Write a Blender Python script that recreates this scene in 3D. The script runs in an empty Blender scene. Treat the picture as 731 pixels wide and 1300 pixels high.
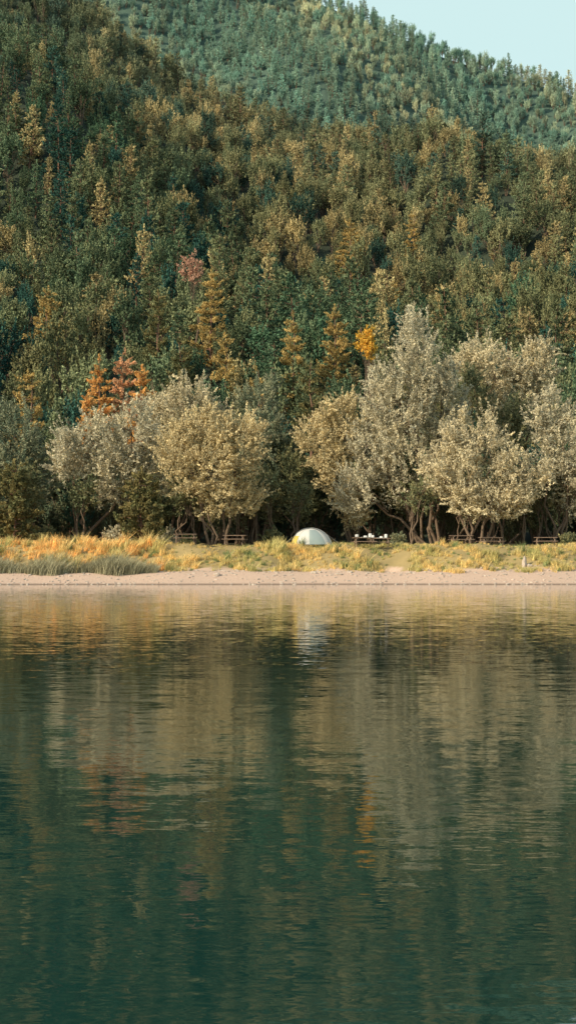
import bpy, math, numpy as np
from mathutils import Vector
rng=np.random.default_rng(7)
F=1950.0; H0=1.4
def PX(px,D): return (px-365.5)/F*D
def PZ(py,D): return H0+(718-py)/F*D
scene=bpy.context.scene
scene.view_settings.view_transform='Standard'
try: scene.view_settings.look='None'
except: pass

# ---------------------------------------------------------------- terrain
def shore(x): return 114+0.6*np.sin(x*0.11+1)+0.35*np.sin(x*0.31)+0.15*np.sin(x*0.9)
def sm(a,b,t):
    t=np.clip((t-a)/(b-a),0,1); return t*t*(3-2*t)
npx=np.array([-1500,-600,0,130,170,250,330,450,600,731,1400,2400.])
npe=np.array([.50,.47,.405,.368,.353,.325,.302,.29,.272,.258,.20,.12])
fpx=np.array([-2500,0,300,480,560,640,731,1100,1800,3000.])
fpe=np.array([.50,.46,.41,.368,.350,.336,.322,.27,.2,.12])
def terrain(x,y):
    x=np.asarray(x,float); y=np.asarray(y,float)
    s=shore(x); d=y-s
    z=np.where(d<0,np.maximum(d*0.12,-2.0),0)
    z=z+0.95*sm(0,5.5,d)*(d>0)
    bank=5.3+0.7*np.sin(x*0.17+2)+0.4*np.sin(x*0.5)+.3*np.sin(x*1.1+.5)
    z=z+2.05*sm(0,6.5,d-bank)
    z=z-0.45*np.exp(-((x-8.2)/1.6)**2)*sm(4,7,d)*(1-sm(9,13,d))
    z=z+0.5*sm(14,40,d)
    z=z+ (0.09*np.sin(x*1.3+y)+0.07*np.sin(x*2.1-y*1.7)+.1*np.sin(x*.55+y*.3))*sm(4,8,d)
    R=520.0
    er=np.interp(x/R*F+365.5,npx,npe)
    zr=R*er-7
    t=np.clip((y-158)/(R-158),0,1)
    hill=(zr-4)*(t**1.05)
    und=(7*np.sin(x*0.045+y*0.012)+6*np.sin(x*0.021-y*0.03+1)+4*np.sin(x*0.09+y*0.05+2))*sm(180,300,y)*(1-sm(430,515,y)*0.8)
    fall=sm(520,640,y)*(zr-4)*0.35
    R2=1050.0
    fr=np.interp(x/R2*F+365.5,fpx,fpe)
    zf=R2*fr-8
    low=4+(zr-4)*0.65
    rise=np.clip((y-660)/(R2-660),0,1)*(zf-low)
    fall2=np.clip((y-R2)/500,0,1)*zf*0.8
    und2=(11*np.sin(x*0.02+y*0.015)+9*np.sin(x*0.035-y*0.02)+4*np.sin(x*.08+y*.05))*sm(680,760,y)*(1-sm(980,1040,y)*0.7)
    return z+hill+und-fall+rise-fall2+und2

def mesh_from(name,V,Fq,mats=(),smooth=False):
    me=bpy.data.meshes.new(name)
    V=np.asarray(V,np.float32); Fq=np.asarray(Fq,np.int32)
    k=Fq.shape[1]
    me.vertices.add(len(V)); me.vertices.foreach_set('co',V.ravel())
    me.loops.add(len(Fq)*k); me.loops.foreach_set('vertex_index',Fq.ravel())
    me.polygons.add(len(Fq)); me.polygons.foreach_set('loop_start',np.arange(len(Fq),dtype=np.int32)*k)
    me.polygons.foreach_set('loop_total',np.full(len(Fq),k,np.int32))
    if smooth: me.polygons.foreach_set('use_smooth',np.ones(len(Fq),bool))
    me.update(calc_edges=True)
    for m in mats: me.materials.append(m)
    return me
def link(name,me,loc=(0,0,0)):
    o=bpy.data.objects.new(name,me); o.location=loc; scene.collection.objects.link(o); return o

# ---------------------------------------------------------------- material helpers
def newmat(name):
    m=bpy.data.materials.new(name); m.use_nodes=True
    nt=m.node_tree; nt.nodes.clear()
    out=nt.nodes.new('ShaderNodeOutputMaterial')
    return m,nt,out
def N(nt,t,**k):
    n=nt.nodes.new(t)
    for a,b in k.items(): setattr(n,a,b)
    return n
def mixc(nt,fac,a,b,mode='MIX'):
    n=nt.nodes.new('ShaderNodeMix'); n.data_type='RGBA'; n.blend_type=mode
    for s,v in ((n.inputs[0],fac),(n.inputs[6],a),(n.inputs[7],b)):
        if hasattr(v,'links') or isinstance(v,bpy.types.NodeSocket): nt.links.new(v,s)
        elif isinstance(v,(int,float)): s.default_value=v
        else: s.default_value=(*v,1)
    return n.outputs[2]
def leafmat(name,col,alt=None,instanced=False,trans=0.35):
    m,nt,out=newmat(name)
    at=N(nt,'ShaderNodeAttribute',attribute_name='var')
    if instanced:
        ti=N(nt,'ShaderNodeAttribute',attribute_name='tint',attribute_type='INSTANCER'); base=ti.outputs['Color']
        hs=N(nt,'ShaderNodeHueSaturation'); hs.inputs['Hue'].default_value=.493; hs.inputs['Value'].default_value=1.45
        nt.links.new(base,hs.inputs['Color'])
        c=mixc(nt,at.outputs['Fac'],base,hs.outputs['Color'])
    else:
        c=mixc(nt,at.outputs['Fac'],col,alt or col)
    mp=N(nt,'ShaderNodeMapRange'); mp.inputs[3].default_value=0.5; mp.inputs[4].default_value=1.5
    at2=N(nt,'ShaderNodeAttribute',attribute_name='var2'); nt.links.new(at2.outputs['Fac'],mp.inputs[0])
    vm=N(nt,'ShaderNodeVectorMath',operation='SCALE'); nt.links.new(c,vm.inputs[0]); nt.links.new(mp.outputs[0],vm.inputs['Scale'])
    d=N(nt,'ShaderNodeBsdfDiffuse'); nt.links.new(vm.outputs[0],d.inputs['Color'])
    if trans==0:
        nt.links.new(d.outputs[0],out.inputs[0]); return m
    t=N(nt,'ShaderNodeBsdfTranslucent'); mx=N(nt,'ShaderNodeMixShader')
    mx.inputs[0].default_value=trans; nt.links.new(vm.outputs[0],t.inputs['Color'])
    nt.links.new(d.outputs[0],mx.inputs[1]); nt.links.new(t.outputs[0],mx.inputs[2]); nt.links.new(mx.outputs[0],out.inputs[0])
    return m
def simplemat(name,col,rough=.7,noise=0.25,scale=8,trans=0):
    m,nt,out=newmat(name)
    p=N(nt,'ShaderNodeBsdfPrincipled'); p.inputs['Roughness'].default_value=rough
    tc=N(nt,'ShaderNodeTexCoord'); nz=N(nt,'ShaderNodeTexNoise'); nz.inputs['Scale'].default_value=scale; nz.inputs['Detail'].default_value=4
    nt.links.new(tc.outputs['Object'],nz.inputs['Vector'])
    c=mixc(nt,nz.outputs['Fac'],[v*(1-noise) for v in col],[min(1,v*(1+noise)) for v in col])
    nt.links.new(c,p.inputs['Base Color']); nt.links.new(p.outputs[0],out.inputs[0])
    if trans:
        t=N(nt,'ShaderNodeBsdfTranslucent'); mx=N(nt,'ShaderNodeMixShader'); mx.inputs[0].default_value=trans
        nt.links.new(c,t.inputs['Color']); nt.links.new(p.outputs[0],mx.inputs[1]); nt.links.new(t.outputs[0],mx.inputs[2]); nt.links.new(mx.outputs[0],out.inputs[0])
    return m
bark=simplemat('bark_brown',(.16,.11,.075),.9,.5,6)
bark_pine=simplemat('bark_pine',(.20,.11,.07),.9,.5,6)

# ---------------------------------------------------------------- ground
def steps(segs):
    a=[]
    for s,e,d in segs: a.append(np.arange(s,e,d))
    a.append([segs[-1][1]]); return np.concatenate(a)
xs=steps([(-1600,-400,40),(-400,-120,10),(-120,-45,2),(-45,45,.5),(45,120,2),(120,400,10),(400,1600,40)])
ys=steps([(-500,0,50),(0,108,6),(108,130,.4),(130,160,1.5),(160,560,6),(560,1600,15)])
gx,gy=np.meshgrid(xs,ys); gz=terrain(gx,gy)
V=np.stack([gx,gy,gz],-1).reshape(-1,3)
nx,ny=len(xs),len(ys); ii=np.arange(nx*ny).reshape(ny,nx)
Fq=np.stack([ii[:-1,:-1],ii[:-1,1:],ii[1:,1:],ii[1:,:-1]],-1).reshape(-1,4)
m,nt,out=newmat('ground_soil')
p=N(nt,'ShaderNodeBsdfPrincipled'); p.inputs['Roughness'].default_value=.95
geo=N(nt,'ShaderNodeNewGeometry'); sep=N(nt,'ShaderNodeSeparateXYZ'); nt.links.new(geo.outputs['Position'],sep.inputs[0])
nz=N(nt,'ShaderNodeTexNoise'); nz.inputs['Scale'].default_value=.9; nz.inputs['Detail'].default_value=8; nt.links.new(geo.outputs['Position'],nz.inputs['Vector'])
nz2=N(nt,'ShaderNodeTexNoise'); nz2.inputs['Scale'].default_value=7; nz2.inputs['Detail'].default_value=6; nt.links.new(geo.outputs['Position'],nz2.inputs['Vector'])
sand=mixc(nt,nz2.outputs['Fac'],(.46,.31,.22),(.72,.54,.42))
grass=mixc(nt,nz.outputs['Fac'],(.24,.19,.08),(.46,.34,.15))
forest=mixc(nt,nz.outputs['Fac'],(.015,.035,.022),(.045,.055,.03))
def ramp(inp,a,b,off=None):
    r=N(nt,'ShaderNodeMapRange'); r.interpolation_type='SMOOTHSTEP'; r.inputs[1].default_value=a; r.inputs[2].default_value=b
    nt.links.new(inp,r.inputs[0]); return r.outputs[0]
ad=N(nt,'ShaderNodeMath',operation='MULTIPLY_ADD'); nt.links.new(nz.outputs['Fac'],ad.inputs[0]); ad.inputs[1].default_value=1.3; nt.links.new(sep.outputs['Z'],ad.inputs[2])
wet=mixc(nt,ramp(sep.outputs['Z'],.0,.12),(.24,.17,.12),sand)
c=mixc(nt,ramp(ad.outputs[0],1.6,2.0),wet,grass)
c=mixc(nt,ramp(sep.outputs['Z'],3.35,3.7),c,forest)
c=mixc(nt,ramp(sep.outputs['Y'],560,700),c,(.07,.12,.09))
nt.links.new(c,p.inputs['Base Color'])
b=N(nt,'ShaderNodeBump'); b.inputs['Strength'].default_value=.5; b.inputs['Distance'].default_value=.1; nt.links.new(nz2.outputs['Fac'],b.inputs['Height']); nt.links.new(b.outputs[0],p.inputs['Normal'])
nt.links.new(p.outputs[0],out.inputs[0])
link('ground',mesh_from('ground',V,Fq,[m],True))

# ---------------------------------------------------------------- water
m,nt,out=newmat('lake_water')
p=N(nt,'ShaderNodeBsdfPrincipled'); p.inputs['Base Color'].default_value=(.008,.038,.030,1); p.inputs['Roughness'].default_value=.02; p.inputs['IOR'].default_value=1.45
geo=N(nt,'ShaderNodeNewGeometry')
def wave(sx,sy,det,amp,seed,rough=.6):
    mp=N(nt,'ShaderNodeMapping'); mp.inputs['Scale'].default_value=(sx,sy,1); mp.inputs['Location'].default_value=(seed,seed*2,0); nt.links.new(geo.outputs['Position'],mp.inputs[0])
    n=N(nt,'ShaderNodeTexNoise'); n.inputs['Scale'].default_value=1; n.inputs['Detail'].default_value=det; n.inputs['Roughness'].default_value=rough; nt.links.new(mp.outputs[0],n.inputs['Vector'])
    s=N(nt,'ShaderNodeVectorMath',operation='SUBTRACT'); nt.links.new(n.outputs['Color'],s.inputs[0]); s.inputs[1].default_value=(.5,.5,.5)
    k=N(nt,'ShaderNodeVectorMath',operation='MULTIPLY'); nt.links.new(s.outputs[0],k.inputs[0]); k.inputs[1].default_value=(amp*.6,amp,0)
    return k.outputs[0]
a1=wave(.5,.9,2,.014,3,.5); a2=wave(2.6,5.5,2,.055,7,.5); a4=wave(9,26,1,.050,17,.5); a3=wave(.03,.12,2,.006,11)
vs=a1
for q in (a2,a3,a4):
    v1=N(nt,'ShaderNodeVectorMath',operation='ADD'); nt.links.new(vs,v1.inputs[0]); nt.links.new(q,v1.inputs[1]); vs=v1.outputs[0]
v3=N(nt,'ShaderNodeVectorMath',operation='ADD'); nt.links.new(vs,v3.inputs[0]); v3.inputs[1].default_value=(0,0,1)
v4=N(nt,'ShaderNodeVectorMath',operation='NORMALIZE'); nt.links.new(v3.outputs[0],v4.inputs[0]); nt.links.new(v4.outputs[0],p.inputs['Normal'])
nt.links.new(p.outputs[0],out.inputs[0])
link('lake_water',mesh_from('lake_water',[(-1600,-500,0),(1600,-500,0),(1600,118,0),(-1600,118,0)],[(0,1,2,3)],[m]))

# ---------------------------------------------------------------- tree building
def unit(a): return a/np.maximum(np.linalg.norm(a,axis=-1,keepdims=True),1e-9)
def leaves(C,D,L,W):
    n=len(C); R=rng.normal(size=(n,3)); S=unit(np.cross(D,R)); L=L[:,None]; W=W[:,None]
    V=np.stack([C-D*L/2,C+S*W/2,C+D*L/2,C-S*W/2],1).reshape(-1,3)
    return V
def sprays(P,D,ln,rad,nl,L,W,spread=.7):
    k=len(P); n=k*nl
    P=np.repeat(P,nl,0); Dd=np.repeat(D,nl,0); ln=np.repeat(ln,nl); 
    t=rng.random(n); r=rad*(1.1-.8*t)
    C=P+Dd*(t*ln)[:,None]+rng.normal(size=(n,3))*r[:,None]*.6
    LD=unit(Dd+rng.normal(size=(n,3))*spread)
    V=leaves(C,LD,L*rng.uniform(.6,1.3,n),W*rng.uniform(.6,1.3,n))
    v1=np.repeat(rng.random(k),nl); v2=np.clip(np.repeat(rng.random(k),nl)*.5+rng.random(n)*.5,0,1)
    return V,v1,v2
def tube(path,rads,ns=6):
    path=np.asarray(path,float); n=len(path); V=[];Fc=[]
    for i in range(n):
        d=path[min(i+1,n-1)]-path[max(i-1,0)]; d=d/np.linalg.norm(d)
        a=np.cross(d,(0.3,1,0.1)); a/=np.linalg.norm(a); b2=np.cross(d,a)
        for j in range(ns):
            an=2*math.pi*j/ns; V.append(path[i]+(a*math.cos(an)+b2*math.sin(an))*rads[i])
    for i in range(n-1):
        for j in range(ns):
            Fc.append((i*ns+j,i*ns+(j+1)%ns,(i+1)*ns+(j+1)%ns,(i+1)*ns+j))
    return np.array(V),np.array(Fc)
def limb(a,b,r0,r1,n=6,wob=.06,sag=0):
    a=np.array(a,float);b=np.array(b,float); L=np.linalg.norm(b-a); t=np.linspace(0,1,n)
    P=a+(b-a)*t[:,None]
    P[:,2]+=np.sin(t*math.pi)*sag*L
    w=rng.normal(size=(n,3))*wob*L*.5; w[0]=0; w[-1]=0; P+=w
    return tube(P,r0+(r1-r0)*t**.8)
def assemble(name,tubes,LV,v1,v2,mats):
    Vs=[];Fs=[];off=0
    for v,f in tubes: Vs.append(v);Fs.append(f+off);off+=len(v)
    nw=sum(len(f) for f in Fs)
    nl=len(LV)//4; Vs.append(LV); Fs.append(np.arange(nl*4).reshape(-1,4)+off)
    V=np.concatenate(Vs);Fq=np.concatenate(Fs)
    me=mesh_from(name,V,Fq,mats)
    mi=np.zeros(len(Fq),np.int32); mi[nw:]=1; me.polygons.foreach_set('material_index',mi)
    for nm,vv in(('var',v1),('var2',v2)):
        a=me.attributes.new(nm,'FLOAT','FACE'); arr=np.zeros(len(Fq),np.float32); arr[nw:]=vv; a.data.foreach_set('value',arr)
    return me
def broadleaf(name,lobes,stems,mats,nsp,nl,L,W,splen=1.2,sprad=.3,up=.6,trunk_r=.2,rmin=.35,nmain=99,twigs=12):
    """lobes: (cx,cy,cz,rx,ry,rz) local metres; stems: list of base (x,y)"""
    lob=np.array(lobes,float); vol=(lob[:,3]*lob[:,4]*lob[:,5])**.70; pr=vol/vol.sum()
    k=rng.choice(len(lob),nsp,p=pr); lb=lob[k]
    u=unit(rng.normal(size=(nsp,3))); rr=rng.uniform(rmin,1.0,nsp)**.6
    bump=1+.20*np.sin(u[:,0]*5+k)+.18*np.sin(u[:,2]*7+k*2)+rng.normal(size=nsp)*.08
    P=lb[:,:3]+u*lb[:,3:6]*(rr*bump)[:,None]*.92
    D=unit(u+np.array([0,0,up])+rng.normal(size=(nsp,3))*.4)
    ln=splen*rng.uniform(.4,1.5,nsp)
    LV,v1,v2=sprays(P-D*ln[:,None]*.4,D,ln,sprad,nl,L,W)
    tubes=[]
    for i,l in enumerate(lob):
        if i>=nmain: break
        s=np.array([*stems[i%len(stems)],-.3]); 
        top=l[:3]+np.array([0,0,l[5]*.3]); r=trunk_r*rng.uniform(.7,1.1)
        tubes.append(limb(s,top,r,r*.25,8,.05))
        q=P[k==i]
        for j in range(min(twigs,len(q))):
            t=rng.uniform(.5,.95); a=s+(top-s)*t
            tubes.append(limb(a,q[j],r*.25,.012,5,.08,.05))
    return assemble(name,tubes,LV,v1,v2,mats)
def pine(name,Ht,R,mats,nsp=3,nl=30,L=.4,W=.14,open_=.2,irregular=.3):
    tubes=[limb((0,0,-.3),(rng.normal()*.3,rng.normal()*.3,Ht),Ht*.02,.03,7,.015)]
    P=[];D=[];LN=[]
    z=Ht*open_
    while z<Ht*.97:
        t=(z/Ht-open_)/(1-open_); Rm=R*(1-t)**.75*(1 if t>.12 else .75)
        for a in rng.uniform(0,6.28)+np.arange(5)*1.257+rng.normal(size=5)*.25:
            l=Rm*rng.uniform(1-irregular*1.6,1.1)+.2
            if rng.random()<.12: continue
            e=np.array([math.cos(a)*l,math.sin(a)*l,z+l*rng.uniform(.02,.4)*(.5+t)])
            s=np.array([0,0,z]); tubes.append(limb(s,e,.05,.015,4,.03))
            m_=max(2,int(l/.55*nsp/2))
            for q in np.linspace(.35,1.05,m_):
                P.append(s+(e-s)*q+rng.normal(size=3)*.12); d=e-s; d=d/np.linalg.norm(d)
                D.append(unit(d+np.array([0,0,.35])+rng.normal(size=3)*.45)); LN.append(rng.uniform(.4,.9))
        z+=Ht*rng.uniform(.055,.09)
    P.append([0,0,Ht-.3]);D.append([0,0,1]);LN.append(.8)
    LV,v1,v2=sprays(np.array(P),np.array(D),np.array(LN),.2,nl,L,W,.6)
    return assemble(name,tubes,LV,v1,v2,mats)

# hillside prototypes
lm_inst=leafmat('forest_foliage',None,instanced=True,trans=0)
protoC=bpy.data.collections.new('forest_tree_kinds')
for i in range(5):
    me=pine('pine_kind_%d'%i,rng.uniform(9,12),rng.uniform(2.2,3.1),[bark_pine,lm_inst],3,20,.42,.17,.12,.4)
    o=bpy.data.objects.new('a_pine_kind_%d'%i,me); protoC.objects.link(o)
for i in range(7):
    h=rng.uniform(7,9.5); lobes=[(0,0,h*.6,1.3,1.3,h*.38)]
    for j in range(7):
        a=rng.uniform(0,6.28); rr=rng.uniform(.9,2.0)
        lobes.append((math.cos(a)*rr,math.sin(a)*rr,h*rng.uniform(.3,.85),rng.uniform(.5,1.0),rng.uniform(.5,1.0),rng.uniform(.8,1.7)))
    me=broadleaf('oak_kind_%d'%i,lobes,[(0,0)],[bark,lm_inst],165,20,.36,.18,1.7,.20,1.5,.14,.5,8,5)
    o=bpy.data.objects.new('b_oak_kind_%d'%i,me); protoC.objects.link(o)

def scatter(name,pts,rots,scl,idx,tint,coll):
    me=bpy.data.meshes.new(name); me.vertices.add(len(pts)); me.vertices.foreach_set('co',np.asarray(pts,np.float32).ravel())
    a=me.attributes.new('rot','FLOAT_VECTOR','POINT'); a.data.foreach_set('vector',np.asarray(rots,np.float32).ravel())
    a=me.attributes.new('scl','FLOAT_VECTOR','POINT'); a.data.foreach_set('vector',np.asarray(scl,np.float32).ravel())
    a=me.attributes.new('idx','INT','POINT'); a.data.foreach_set('value',np.asarray(idx,np.int32))
    a=me.attributes.new('tint','FLOAT_COLOR','POINT'); a.data.foreach_set('color',np.concatenate([tint,np.ones((len(pts),1))],1).astype(np.float32).ravel())
    o=link(name,me)
    ng=bpy.data.node_groups.new(name+'_instances','GeometryNodeTree')
    ng.interface.new_socket('Geometry',in_out='INPUT',socket_type='NodeSocketGeometry'); ng.interface.new_socket('Geometry',in_out='OUTPUT',socket_type='NodeSocketGeometry')
    gi=ng.nodes.new('NodeGroupInput'); go=ng.nodes.new('NodeGroupOutput'); iop=ng.nodes.new('GeometryNodeInstanceOnPoints')
    ci=ng.nodes.new('GeometryNodeCollectionInfo'); ci.inputs['Collection'].default_value=coll; ci.inputs['Separate Children'].default_value=True; ci.inputs['Reset Children'].default_value=True
    def na(n,t):
        q=ng.nodes.new('GeometryNodeInputNamedAttribute'); q.data_type=t; q.inputs['Name'].default_value=n; return [s for s in q.outputs if s.enabled and s.name=='Attribute'][0]
    ng.links.new(gi.outputs[0],iop.inputs['Points']); ng.links.new(ci.outputs[0],iop.inputs['Instance']); iop.inputs['Pick Instance'].default_value=True
    ng.links.new(na('idx','INT'),iop.inputs['Instance Index']); ng.links.new(na('rot','FLOAT_VECTOR'),iop.inputs['Rotation']); ng.links.new(na('scl','FLOAT_VECTOR'),iop.inputs['Scale'])
    ng.links.new(iop.outputs[0],go.inputs[0])
    md=o.modifiers.new('instances','NODES'); md.node_group=ng
    return o
def jgrid(x0,x1,y0,y1,s):
    a,b2=np.meshgrid(np.arange(x0,x1,s),np.arange(y0,y1,s)); 
    a=a.ravel()+rng.uniform(-.48,.48,a.size)*s; b2=b2.ravel()+rng.uniform(-.48,.48,b2.size)*s
    return a,b2
def forest(name,x,y,smin,smax,pal,pinefrac):
    n=len(x); z=terrain(x,y)-.2
    rot=np.stack([rng.normal(size=n)*.05,rng.normal(size=n)*.05,rng.uniform(0,6.28,n)],1)
    s=rng.uniform(0,1,n)**1.3*(smax-smin)+smin; sc=np.stack([s*rng.uniform(.8,1.1,n),s*rng.uniform(.8,1.1,n),s*rng.uniform(.85,1.3,n)],1)
    isp=rng.random(n)<np.clip(pinefrac*(1+1.2*np.sin(x*.04+y*.03)),0,1)
    idx=np.where(isp,rng.integers(0,5,n),rng.integers(5,12,n))
    return scatter(name,np.stack([x,y,z],1),rot,sc,idx,pal(x,y,isp,n),protoC)
def palnear(x,y,isp,n):
    green=np.array([.062,.115,.068]); olive=np.array([.20,.195,.095]); gold=np.array([.52,.39,.18]); teal=np.array([.035,.085,.068])
    nzv=np.sin(x*.05+y*.02)+np.sin(x*.11-y*.07+1)*.7+rng.normal(size=n)*.8
    up=sm(200,470,y); lf=sm(-.04,-.16,x/y)
    w=np.clip(.50+.22*nzv+.34*up-.45*lf*sm(230,420,y),0,1)[:,None]
    c=green*(1-w)+olive*w
    g=(rng.random(n)<(.07+.20*up)*(1-.7*lf)*np.clip(1+.5*nzv,.2,2)); c=np.where(g[:,None],c*.5+gold*.5,c)
    c=np.where((isp&(rng.random(n)<.22)&(rng.random(n)>.6*lf))[:,None],c*.5+gold*.5,c)
    c=np.where((rng.random(n)<.16)[:,None],teal,c)  # scattered dark teal trees: shaded tone put into their tint
    hz=sm(280,520,y)[:,None]*.25  # distance haze blended into the leaf tint towards the ridge
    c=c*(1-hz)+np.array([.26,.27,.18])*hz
    return c*rng.uniform(.7,1.35,(n,1))
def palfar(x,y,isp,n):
    a=np.array([.17,.30,.24]); b2=np.array([.46,.45,.28])  # pale teal: distant air haze painted into the far trees' tint
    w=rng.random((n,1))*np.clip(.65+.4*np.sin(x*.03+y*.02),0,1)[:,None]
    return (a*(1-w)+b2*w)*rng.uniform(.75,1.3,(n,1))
x,y=jgrid(-230,230,160,545,4.55)
k=np.abs(x)<y*.24+18; x,y=x[k],y[k]
forest('hillside_forest',x,y,.6,1.25,palnear,.3)
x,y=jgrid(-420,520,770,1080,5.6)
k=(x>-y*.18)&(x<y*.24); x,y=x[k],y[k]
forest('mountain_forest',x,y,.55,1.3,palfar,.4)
x,y=jgrid(-65,65,143,162,3.4)
def palund(x,y,isp,n):
    w=rng.random((n,1)); return (np.array([.045,.085,.058])*(1-w)+np.array([.13,.13,.07])*w)
forest('woodland_understory',x,y,.5,.95,palund,.25)

# ---------------------------------------------------------------- front trees
silver=leafmat('silver_willow_leaves',(.54,.48,.33),(.72,.62,.40),trans=.18)
silver2=leafmat('grey_willow_leaves',(.48,.45,.33),(.68,.60,.41),trans=.18)
tan=leafmat('tan_willow_leaves',(.54,.45,.26),(.72,.60,.35),trans=.18)
olive=leafmat('olive_green_leaves',(.13,.16,.09),(.28,.26,.13),trans=.2)
green=leafmat('green_leaves',(.16,.21,.14),(.36,.35,.22),trans=.2)
made={}
def fronttree(name,D,stems,lobes,mat,dens=1.0,L=.25,W=.095,up=.7):
    bx=np.mean(stems); X=PX(bx,D); gz=float(terrain(X,D)); s=D/F
    lb=[((px-bx)*s,rng.uniform(-1.5,1.5)*min(1,ry*s/3),PZ(py,D)-gz,rx*s,max(rx,ry)*s*.9,ry*s) for px,py,rx,ry in lobes]
    ex=[]
    for l in lb:
        for j in range(3):
            a=rng.uniform(-.2,3.3); q=rng.uniform(.7,.95); r=rng.uniform(.24,.36)
            ex.append((l[0]+math.cos(a)*l[3]*q,l[1]-rng.uniform(-.2,.8)*l[4],l[2]+math.sin(a)*l[5]*q,l[3]*r,l[4]*r,l[5]*r*1.3))
    vol=sum((l[3]*l[5]) for l in lb)
    nsp=int(vol*30*dens)
    me=broadleaf(name,[(l[0],l[1],l[2],l[3]*.95,l[4]*.95,l[5]*.95) for l in lb]+ex,[((q-bx)*s,rng.uniform(-.4,.4)) for q in stems],[bark,mat],nsp,42,L,W,1.45,.2,up,.17,.45,len(lb),7)
    o=link(name,me,(X,D,gz)); made.setdefault(name,[]).append(o); return o
fronttree('willow_tree',136,[535,556,548],[(532,452,26,50),(508,515,45,55),(562,520,38,52),(472,578,40,52),(530,590,58,55),(448,625,20,42),(488,505,26,32)],silver2,up=1.0)
fronttree('willow_tree',131,[603,598,612],[(612,560,42,42),(585,615,42,42),(655,605,38,45),(625,640,50,24),(560,600,25,30)],silver)
fronttree('willow_tree',139,[445,452],[(408,560,32,42),(436,540,30,32),(430,610,32,42),(448,650,20,26)],tan)
fronttree('willow_tree',131,[268,285],[(262,590,58,50),(303,575,38,42),(232,572,34,38),(285,632,50,30),(255,550,40,28)],tan,1.1)
fronttree('willow_tree',134,[100,182],[(120,575,42,42),(168,558,40,42),(86,585,28,34),(150,605,48,38),(190,600,28,40)],silver2)
fronttree('willow_tree',143,[240,225],[(245,520,36,38),(205,545,28,42),(270,540,28,30)],silver)
fronttree('poplar_tree',141,[325,336],[(330,515,28,42),(338,575,36,42),(318,560,26,36),(350,610,28,34)],green,up=1)
fronttree('oak_tree',138,[18,-5],[(20,560,38,46),(12,620,48,42),(45,600,25,40),(-20,590,40,50)],green)
fronttree('willow_tree',145,[620,660],[(620,468,42,32),(682,468,34,34),(590,460,22,24),(655,520,55,48)],silver)
fronttree('willow_tree',135,[716,700],[(715,570,34,50),(698,530,28,34),(728,620,38,48),(760,590,40,50)],silver2)
fronttree('oak_tree',140,[385,372],[(365,600,25,42),(385,635,28,34),(350,640,25,28)],olive,.9)
fronttree('oak_tree',142,[205,190],[(205,610,32,50),(190,645,26,26)],olive,.9)
fronttree('oak_tree',141,[500,640],[(600,520,40,50),(640,560,40,40),(490,610,30,40),(690,640,38,34)],olive,.8)
for nm,src,px,D in(('willow_tree',0,880,137),('willow_tree',1,-120,133),('willow_tree',3,1000,134),('willow_tree',4,-260,136),('oak_tree',0,820,141)):
    s=made[nm][src]; X=PX(px,D); o=link(nm,s.data,(X,D,float(terrain(X,D)))); o.rotation_euler[2]=2.2+px
def bush(px,D,rpx,mat,name='bush'):
    X=PX(px,D); gz=float(terrain(X,D)); r=rpx*D/F
    me=broadleaf(name,[(0,0,r*.9,r,r,r*1.0),(r*.6,0,r*.6,r*.6,r*.6,r*.6),(-r*.5,.1,r*.5,r*.7,r*.6,r*.6)],[(0,0)],[bark,mat],int(60+r*r*50),30,.22,.09,.6,.18,.9,.05)
    link(name,me,(X,D,gz-.1))
for px,D,r,mt in((150,131,17,silver2),(213,132,13,silver2),(345,134,12,olive),(240,135,10,olive),(505,134,9,green),(720,129,8,olive),(60,133,16,olive),(395,136,10,olive)): bush(px,D,r,mt)
def young(px,D,lean,ht,mat):
    X=PX(px,D); gz=float(terrain(X,D))
    lobes=[(lean,0,ht,1.3,1.3,1.5),(lean*.7-.5,.3,ht*.8,1,1,1)]
    link('young_tree',broadleaf('young_tree',lobes,[(0,0)],[bark,mat],70,30,.25,.11,1,.25,.7,.11),(X,D,gz))
for px,le in((20,.5),(45,-.3),(98,.4),(225,.6),(250,-.4),(300,.3),(322,.2),(352,-.5),(372,.4),(520,.6),(533,-.9),(575,1),(590,.7),(622,.8),(640,-.3),(664,.2),(683,.4),(700,-.4),(713,0)):
    young(px,rng.uniform(131,138),le*2,rng.uniform(4,6),olive)
am={'o':leafmat('orange_needles',(.68,.38,.13),(.76,.46,.17),trans=.3),'r':leafmat('rust_needles',(.68,.40,.22),(.74,.45,.25),trans=.3),
    'g':leafmat('golden_needles',(.46,.35,.14),(.64,.47,.19),trans=.3),'d':leafmat('dark_needles',(.16,.17,.08),(.28,.23,.10),trans=.3),'y':leafmat('yellow_leaves',(.78,.50,.10),(.82,.55,.11),trans=.35),'p':leafmat('pink_leaves',(.60,.36,.25),(.62,.38,.27),trans=.3)}
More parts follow.
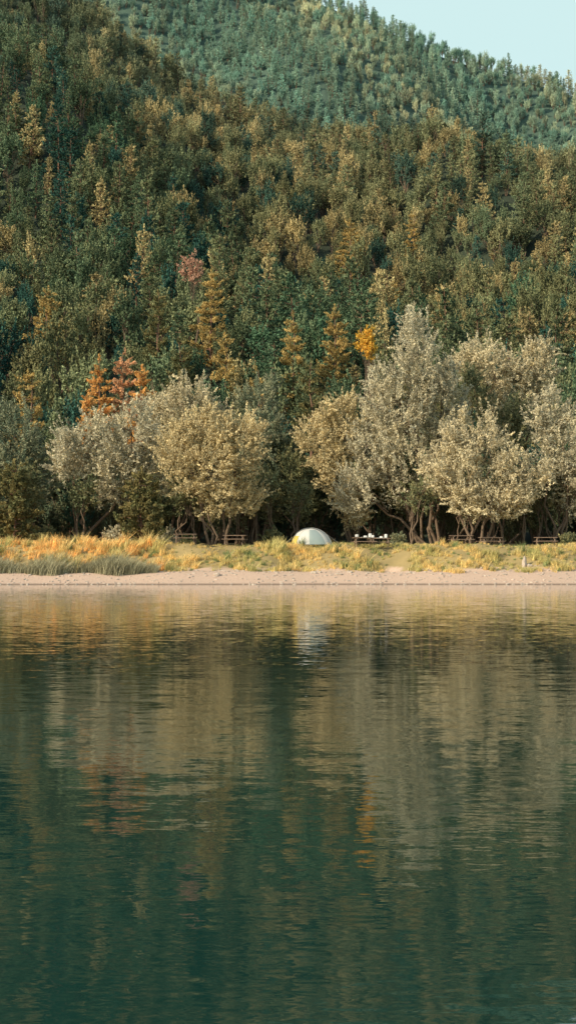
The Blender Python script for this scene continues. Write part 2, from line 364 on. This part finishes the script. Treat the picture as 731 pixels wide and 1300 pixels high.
for px,ptop,hpx,D,w,c_ in((125,410,95,172,22,'o'),(158,402,100,176,30,'r'),(180,440,75,168,24,'o'),(268,342,80,215,24,'g'),(285,407,80,185,24,'g'),(425,370,90,200,24,'g'),(372,385,90,196,20,'g'),(35,440,80,165,32,'g'),(325,450,70,168,22,'g'),(60,365,85,215,25,'g'),(230,425,80,190,22,'d'),(395,460,90,168,24,'d'),(520,400,90,176,26,'d'),(180,600,85,128.5,26,'d'),(18,590,95,130,26,'d'),(560,440,80,170,24,'d'),(500,285,70,262,24,'g'),(445,225,60,330,20,'g'),(523,195,60,350,12,'g'),(95,210,55,320,20,'g'),(55,140,45,380,14,'g'),(110,505,50,160,18,'o'),(200,370,70,205,20,'d')):
    Xp=PX(px,D); gz=float(terrain(Xp,D)); top=PZ(ptop,D); ht=min(max(top-gz,4),16)
    me=pine('pine_tree',ht,w*D/F*1.15,[bark_pine,am[c_]],5,40,.32,.14,.12,.35)
    link('pine_tree',me,(Xp,D,top-ht if top-ht<gz+1 else gz))
for px,py,r,D,c_ in((465,432,11,160,'y'),(243,337,16,222,'p')):
    X=PX(px,D); gz=float(terrain(X,D)); s=D/F; zc=PZ(py,D)-gz
    me=broadleaf('autumn_tree',[(0,0,zc,r*s,r*s,r*s*1.4),(.4,0,zc-1,r*s*.7,r*s*.7,r*s)],[(0,0)],[bark,am[c_]],90,30,.28,.14,.8,.25,.9,.1)
    link('autumn_tree',me,(X,D,gz))

# ---------------------------------------------------------------- grass
gm=leafmat('grass_blades',None,instanced=True,trans=.3)
gC=bpy.data.collections.new('grass_tuft_kinds')
def tuft(name,nb,h,w,spread,lean):
    V=[];Fc=[];v1=[]
    for i in range(nb):
        a=rng.uniform(0,6.28); r=spread*math.sqrt(rng.random()); p0=np.array([r*math.cos(a),r*math.sin(a),-.05])
        hh=h*rng.uniform(.5,1.15); d=np.array([rng.normal()*lean+lean*.5,rng.normal()*lean,0]); sd=unit(np.array([rng.normal(),rng.normal(),0]))*w
        o=len(V)
        for t in(0,.5,1):
            c_=p0+np.array([0,0,hh*t*(1-.1*t)])+d*hh*t*t; ww=sd*(1-.85*t)
            V+= [c_-ww,c_+ww]
        Fc+=[(o,o+1,o+3,o+2),(o+2,o+3,o+5,o+4)]; q=rng.random(); v1+=[q,q]
    me=mesh_from(name,V,Fc,[gm]); v1=np.array(v1,np.float32)
    for nm in('var','var2'):
        a=me.attributes.new(nm,'FLOAT','FACE'); a.data.foreach_set('value',v1)
    o=bpy.data.objects.new(name,me); gC.objects.link(o)
for i in range(3): tuft('a_meadow_tuft_%d'%i,50,.6,.02,.32,.4)
for i in range(2): tuft('b_tall_tuft_%d'%i,60,1.05,.024,.35,.28)
for i in range(2): tuft('c_reed_tuft_%d'%i,80,1.0,.018,.4,.35)
x,y=jgrid(-52,52,118.3,132,.38)
d=y-shore(x); edge=5.2+.7*np.sin(x*.17+2)+.5*np.sin(x*.9)+.4*np.sin(x*2.3)
lft=x/y<-.082
cl=np.sin(x*.9+1.3*np.sin(y*.8))*np.sin(y*1.1+x*.4)+.6*np.sin(x*2.1+y*1.9)
k=(d>edge)&(rng.random(len(x))<np.clip(.4+.3*(d-edge),.3,.95)*np.clip(.85+.4*cl,.35,1))&~((np.abs(x-8.6-(d-7)*.25)<.9)&(d<10))
k&=~((((x-2.0)/1.85)**2+((y-127.6)/1.4)**2)<1)
x,y,d,lft,cl=x[k],y[k],d[k],lft[k],cl[k]; n=len(x)
tall=(lft&(rng.random(n)<.45))|((rng.random(n)<.10)&(cl>0))
idx=np.where(tall,rng.integers(3,5,n),rng.integers(0,3,n))
A=np.array([.68,.53,.23]);B=np.array([.46,.43,.18]);C_=np.array([.20,.25,.11])
q=np.clip(.55+.35*np.sin(x*.6)+.3*np.sin(x*1.7+y)+rng.normal(size=n)*.35,0,1)[:,None]
tint=A*q+B*(1-q); tint=np.where((rng.random(n)<.15+.2*(cl<-.5))[:,None],C_,tint)
left=(lft&(rng.random(n)<.6))[:,None]; tint=np.where(left,np.array([.72,.49,.19]),tint)
tint=tint*rng.uniform(.8,1.15,(n,1))
s=rng.uniform(.55,1.05,n)*np.where(lft,1,.85)*np.clip(.85+.4*cl,.45,1.5)
s=np.where(y>125.5,s*.6,s); s=np.where((y>123.8)&((x>10)|(np.abs(x+6.5)<3.6)),s*.6,s)
s=np.where((np.abs(x-2)<2.6)&(y>124)&(y<126.6),np.maximum(s,.8)*1.0,s)
scatter('shore_grass',np.stack([x,y,terrain(x,y)],1),np.stack([np.zeros(n),np.zeros(n),rng.uniform(-.9,.9,n)],1),np.stack([s,s,s*rng.uniform(.7,1.25,n)],1),idx,tint,gC)
x,y=jgrid(-40,-10,117.5,122,.3); pxv=x/y*F+365.5; d=y-shore(x)
k=(d>4.0+.4*np.sin(x*1.1))&(d<6.2)&(((pxv<55))|((pxv>66)&(pxv<200))); x,y=x[k],y[k]; n=len(x); s=rng.uniform(.5,1.2,n)*(1+.25*np.sin(x*1.3))
scatter('reeds',np.stack([x,y,terrain(x,y)],1),np.stack([np.zeros(n),np.zeros(n),rng.uniform(-.5,.5,n)],1),np.stack([s,s,s],1),rng.integers(5,7,n),np.array([.38,.36,.23])*rng.uniform(.6,1.2,(n,1)),gC)

# ---------------------------------------------------------------- rocks
rockm=simplemat('pale_stone',(.48,.40,.33),.9,.35,5)
def rockmesh(name,sx,sy,sz,seed):
    import bmesh
    bm=bmesh.new(); bmesh.ops.create_icosphere(bm,subdivisions=2,radius=1)
    r=np.random.default_rng(seed)
    ph=r.uniform(0,6,3)
    for v in bm.verts:
        k_=1+.2*math.sin(v.co.x*3+ph[0])+.15*math.sin(v.co.y*4+ph[1])+.12*math.sin(v.co.z*5+ph[2])+r.normal()*.05
        v.co=Vector((v.co.x*sx*k_,v.co.y*sy*k_,v.co.z*sz*k_))
    me=bpy.data.meshes.new(name); bm.to_mesh(me); bm.free(); me.materials.append(rockm); return me
def rock(px,D,sx,sz,name='rock'):
    X=PX(px,D); link(name,rockmesh(name,sx,sx*.8,sz,int(px)),(X,D,float(terrain(X,D))+sz*.3))
for a in((275,117.5,.26,.2),(398,119,.22,.15),(406,119.3,.14,.1),(665,120.5,.24,.45),(672,120.3,.2,.2),(352,118.5,.16,.08),(430,118.5,.25,.1),(444,119.2,.2,.1),(520,119,.2,.1),(90,117,.16,.08),(560,118,.15,.08),(640,117.6,.2,.08)): rock(*a)
pC=bpy.data.collections.new('pebble_kinds')
for i in range(3): pC.objects.link(bpy.data.objects.new('pebble_kind_%d'%i,rockmesh('pebble_kind_%d'%i,.07,.055,.03,i+50)))
n=2000; x=rng.uniform(-50,50,n); y=shore(x)+rng.uniform(.0,6.5,n); s=rng.uniform(.3,1.0,n)**2*2.0+.3
scatter('beach_pebbles',np.stack([x,y,terrain(x,y)+.005],1),np.stack([np.zeros(n)]*2+[rng.uniform(0,6,n)],1),np.stack([s]*3,1),rng.integers(0,3,n),np.ones((n,3)),pC)

# ---------------------------------------------------------------- furniture
wood=simplemat('weathered_wood',(.26,.18,.13),.85,.4,9)
white=simplemat('white_cloth',(.70,.69,.66),.8,.05,5)
def box(parent,name,c,sz,mat,rot=(0,0,0)):
    import bmesh
    bm=bmesh.new(); bmesh.ops.create_cube(bm,size=1)
    for v in bm.verts: v.co=Vector((v.co.x*sz[0],v.co.y*sz[1],v.co.z*sz[2]))
    bmesh.ops.bevel(bm,geom=bm.edges[:],offset=min(sz)*.15,segments=1,affect='EDGES')
    me=bpy.data.meshes.new(name); bm.to_mesh(me); bm.free(); me.materials.append(mat)
    o=link(name,me,c); o.rotation_euler=rot; o.parent=parent; return o
def empty(name,loc,rz=0):
    e=bpy.data.objects.new(name,None); e.location=loc; e.rotation_euler[2]=rz; scene.collection.objects.link(e); return e
def picnic(px,D,rz,cloth=False):
    X=PX(px,D); e=empty('picnic_table',(X,D,float(terrain(X,D))+.05),rz)
    for i in range(5): box(e,'top_plank_%d'%i,(0,-.32+i*.16,.76),(1.9,.145,.045),wood)
    for s in(-1,1):
        for i in range(2): box(e,'seat_plank',(0,s*(.68+i*.15),.45),(1.9,.135,.045),wood)
        box(e,'cross_beam',(s*.65,0,.40),(.07,1.65,.09),wood); box(e,'top_beam',(s*.65,0,.70),(.07,.75,.07),wood)
        for t in(-1,1): box(e,'leg',(s*.72,t*.42,.36),(.06,.09,.85),wood,(t*.45,0,0))
    if cloth:
        box(e,'tablecloth',(.15,0,.80),(.9,.86,.02),white)
        for q,hh in((-.6,.22),(.1,.12),(.5,.3)): box(e,'food_box',(q,.05,.82+hh/2),(.24,.3,hh),white)
for a in((235,126.3,.1),(298,126.6,-.15),(585,126,.1),(692,126.3,-.1),(622,127.5,.3)): picnic(*a)
picnic(462,126.0,.1,True); picnic(482,127.4,-.2,True)

# tent
tw=simplemat('tent_white_fabric',(.72,.71,.66),.6,.06,3,.15); tg=simplemat('tent_grey_shade_fabric',(.36,.44,.43),.6,.06,3,.15); ty=simplemat('tent_yellow_fabric',(.72,.56,.12),.6,.05,3,.25); pole=simplemat('tent_pole',(.25,.27,.27),.4,.1,3)
TX=PX(396,127.6); te=empty('dome_tent',(TX,127.6,float(terrain(TX,127.6))+.08),0)
a_,b_,h_=1.68,1.3,1.34
nu,nv=48,14; V=[]
for j in range(nv+1):
    v=j/nv*math.pi/2
    for i in range(nu):
        u=i/nu*2*math.pi; se=1/((abs(math.cos(u))**2.6+abs(math.sin(u))**2.6)**(1/2.6))
        sag=1-.07*abs(math.sin(2*u))**.5*math.sin(2*v)
        V.append((a_*se*math.cos(u)*math.cos(v)**1.15*sag-.15*math.sin(v),b_*se*math.sin(u)*math.cos(v)**1.1*sag,h_*math.sin(v)**1.0))
Fc=[(j*nu+i,j*nu+(i+1)%nu,(j+1)*nu+(i+1)%nu,(j+1)*nu+i) for j in range(nv) for i in range(nu)]
me=mesh_from('canopy',V,Fc,[tw,tg,ty],True)
mi=[]
for j in range(nv):
    for i in range(nu):
        u=(i+.5)/nu*360
        if 262<u<=305 and j<10: mi.append(1)  # front-right panel: door cloth with the right slope's shade put into its colour
        elif 150<u<225 and j<5: mi.append(2)
        else: mi.append(0)
me.polygons.foreach_set('material_index',np.array(mi,np.int32))
o=link('canopy',me); o.parent=te
for k_ in(0,1):
    P=[]
    for t in np.linspace(0,math.pi,21):
        P.append((a_*.93*math.cos(t)-.15*math.sin(t),b_*.93*math.cos(t)*(1 if k_ else -1),h_*math.sin(t)*1.02+.02))
    v,f=tube(P,[.02]*21); o=link('pole_arc',mesh_from('pole_arc',v,f,[pole],True)); o.parent=te
for sx_,sy_ in((-1,-1),(1,-1),(1,1),(-1,1)):
    v,f=tube([(sx_*1.1,sy_*.9,.9),(sx_*2.3,sy_*1.9,0)],[.006,.006],4); o=link('guy_line',mesh_from('guy_line',v,f,[pole])); o.parent=te

# ---------------------------------------------------------------- light
az=math.radians(237); el=math.radians(28)   # clockwise from +Y
sd=Vector((math.sin(az)*math.cos(el),math.cos(az)*math.cos(el),math.sin(el)))
L=bpy.data.lights.new('sun','SUN'); L.energy=5; L.angle=math.radians(.5); L.color=(1,.86,.63)
o=bpy.data.objects.new('sun',L); o.rotation_euler=sd.to_track_quat('Z','Y').to_euler(); scene.collection.objects.link(o)
w=bpy.data.worlds.new('World'); scene.world=w; w.use_nodes=True; nt=w.node_tree
sk=nt.nodes.new('ShaderNodeTexSky'); sk.sky_type='NISHITA'; sk.sun_disc=False; sk.sun_elevation=el; sk.sun_rotation=az; sk.air_density=1.0; sk.dust_density=2.5; sk.ozone_density=1
bg=nt.nodes['Background']; bg.inputs[1].default_value=.15
tc=nt.nodes.new('ShaderNodeTexCoord'); sp=nt.nodes.new('ShaderNodeSeparateXYZ'); nt.links.new(tc.outputs['Generated'],sp.inputs[0])
mr=nt.nodes.new('ShaderNodeMapRange'); mr.inputs[1].default_value=.35; mr.inputs[2].default_value=.7; mr.inputs[3].default_value=.88; mr.inputs[4].default_value=.05; nt.links.new(sp.outputs['Z'],mr.inputs[0])
hz=mixc(nt,mr.outputs[0],(1,1,1),(4.6,6.2,6.05)); 
mx=nt.nodes[-1]; nt.links.new(sk.outputs[0],mx.inputs[6])
nt.links.new(hz,bg.inputs[0])

cam=bpy.data.cameras.new('camera'); cam.sensor_fit='VERTICAL'; cam.sensor_height=36; cam.lens=36*F/1300; cam.clip_end=5000; cam.clip_start=.1
co=bpy.data.objects.new('camera',cam); co.location=(0,0,H0); co.rotation_euler=(math.radians(92.0),0,0); scene.collection.objects.link(co); scene.camera=co
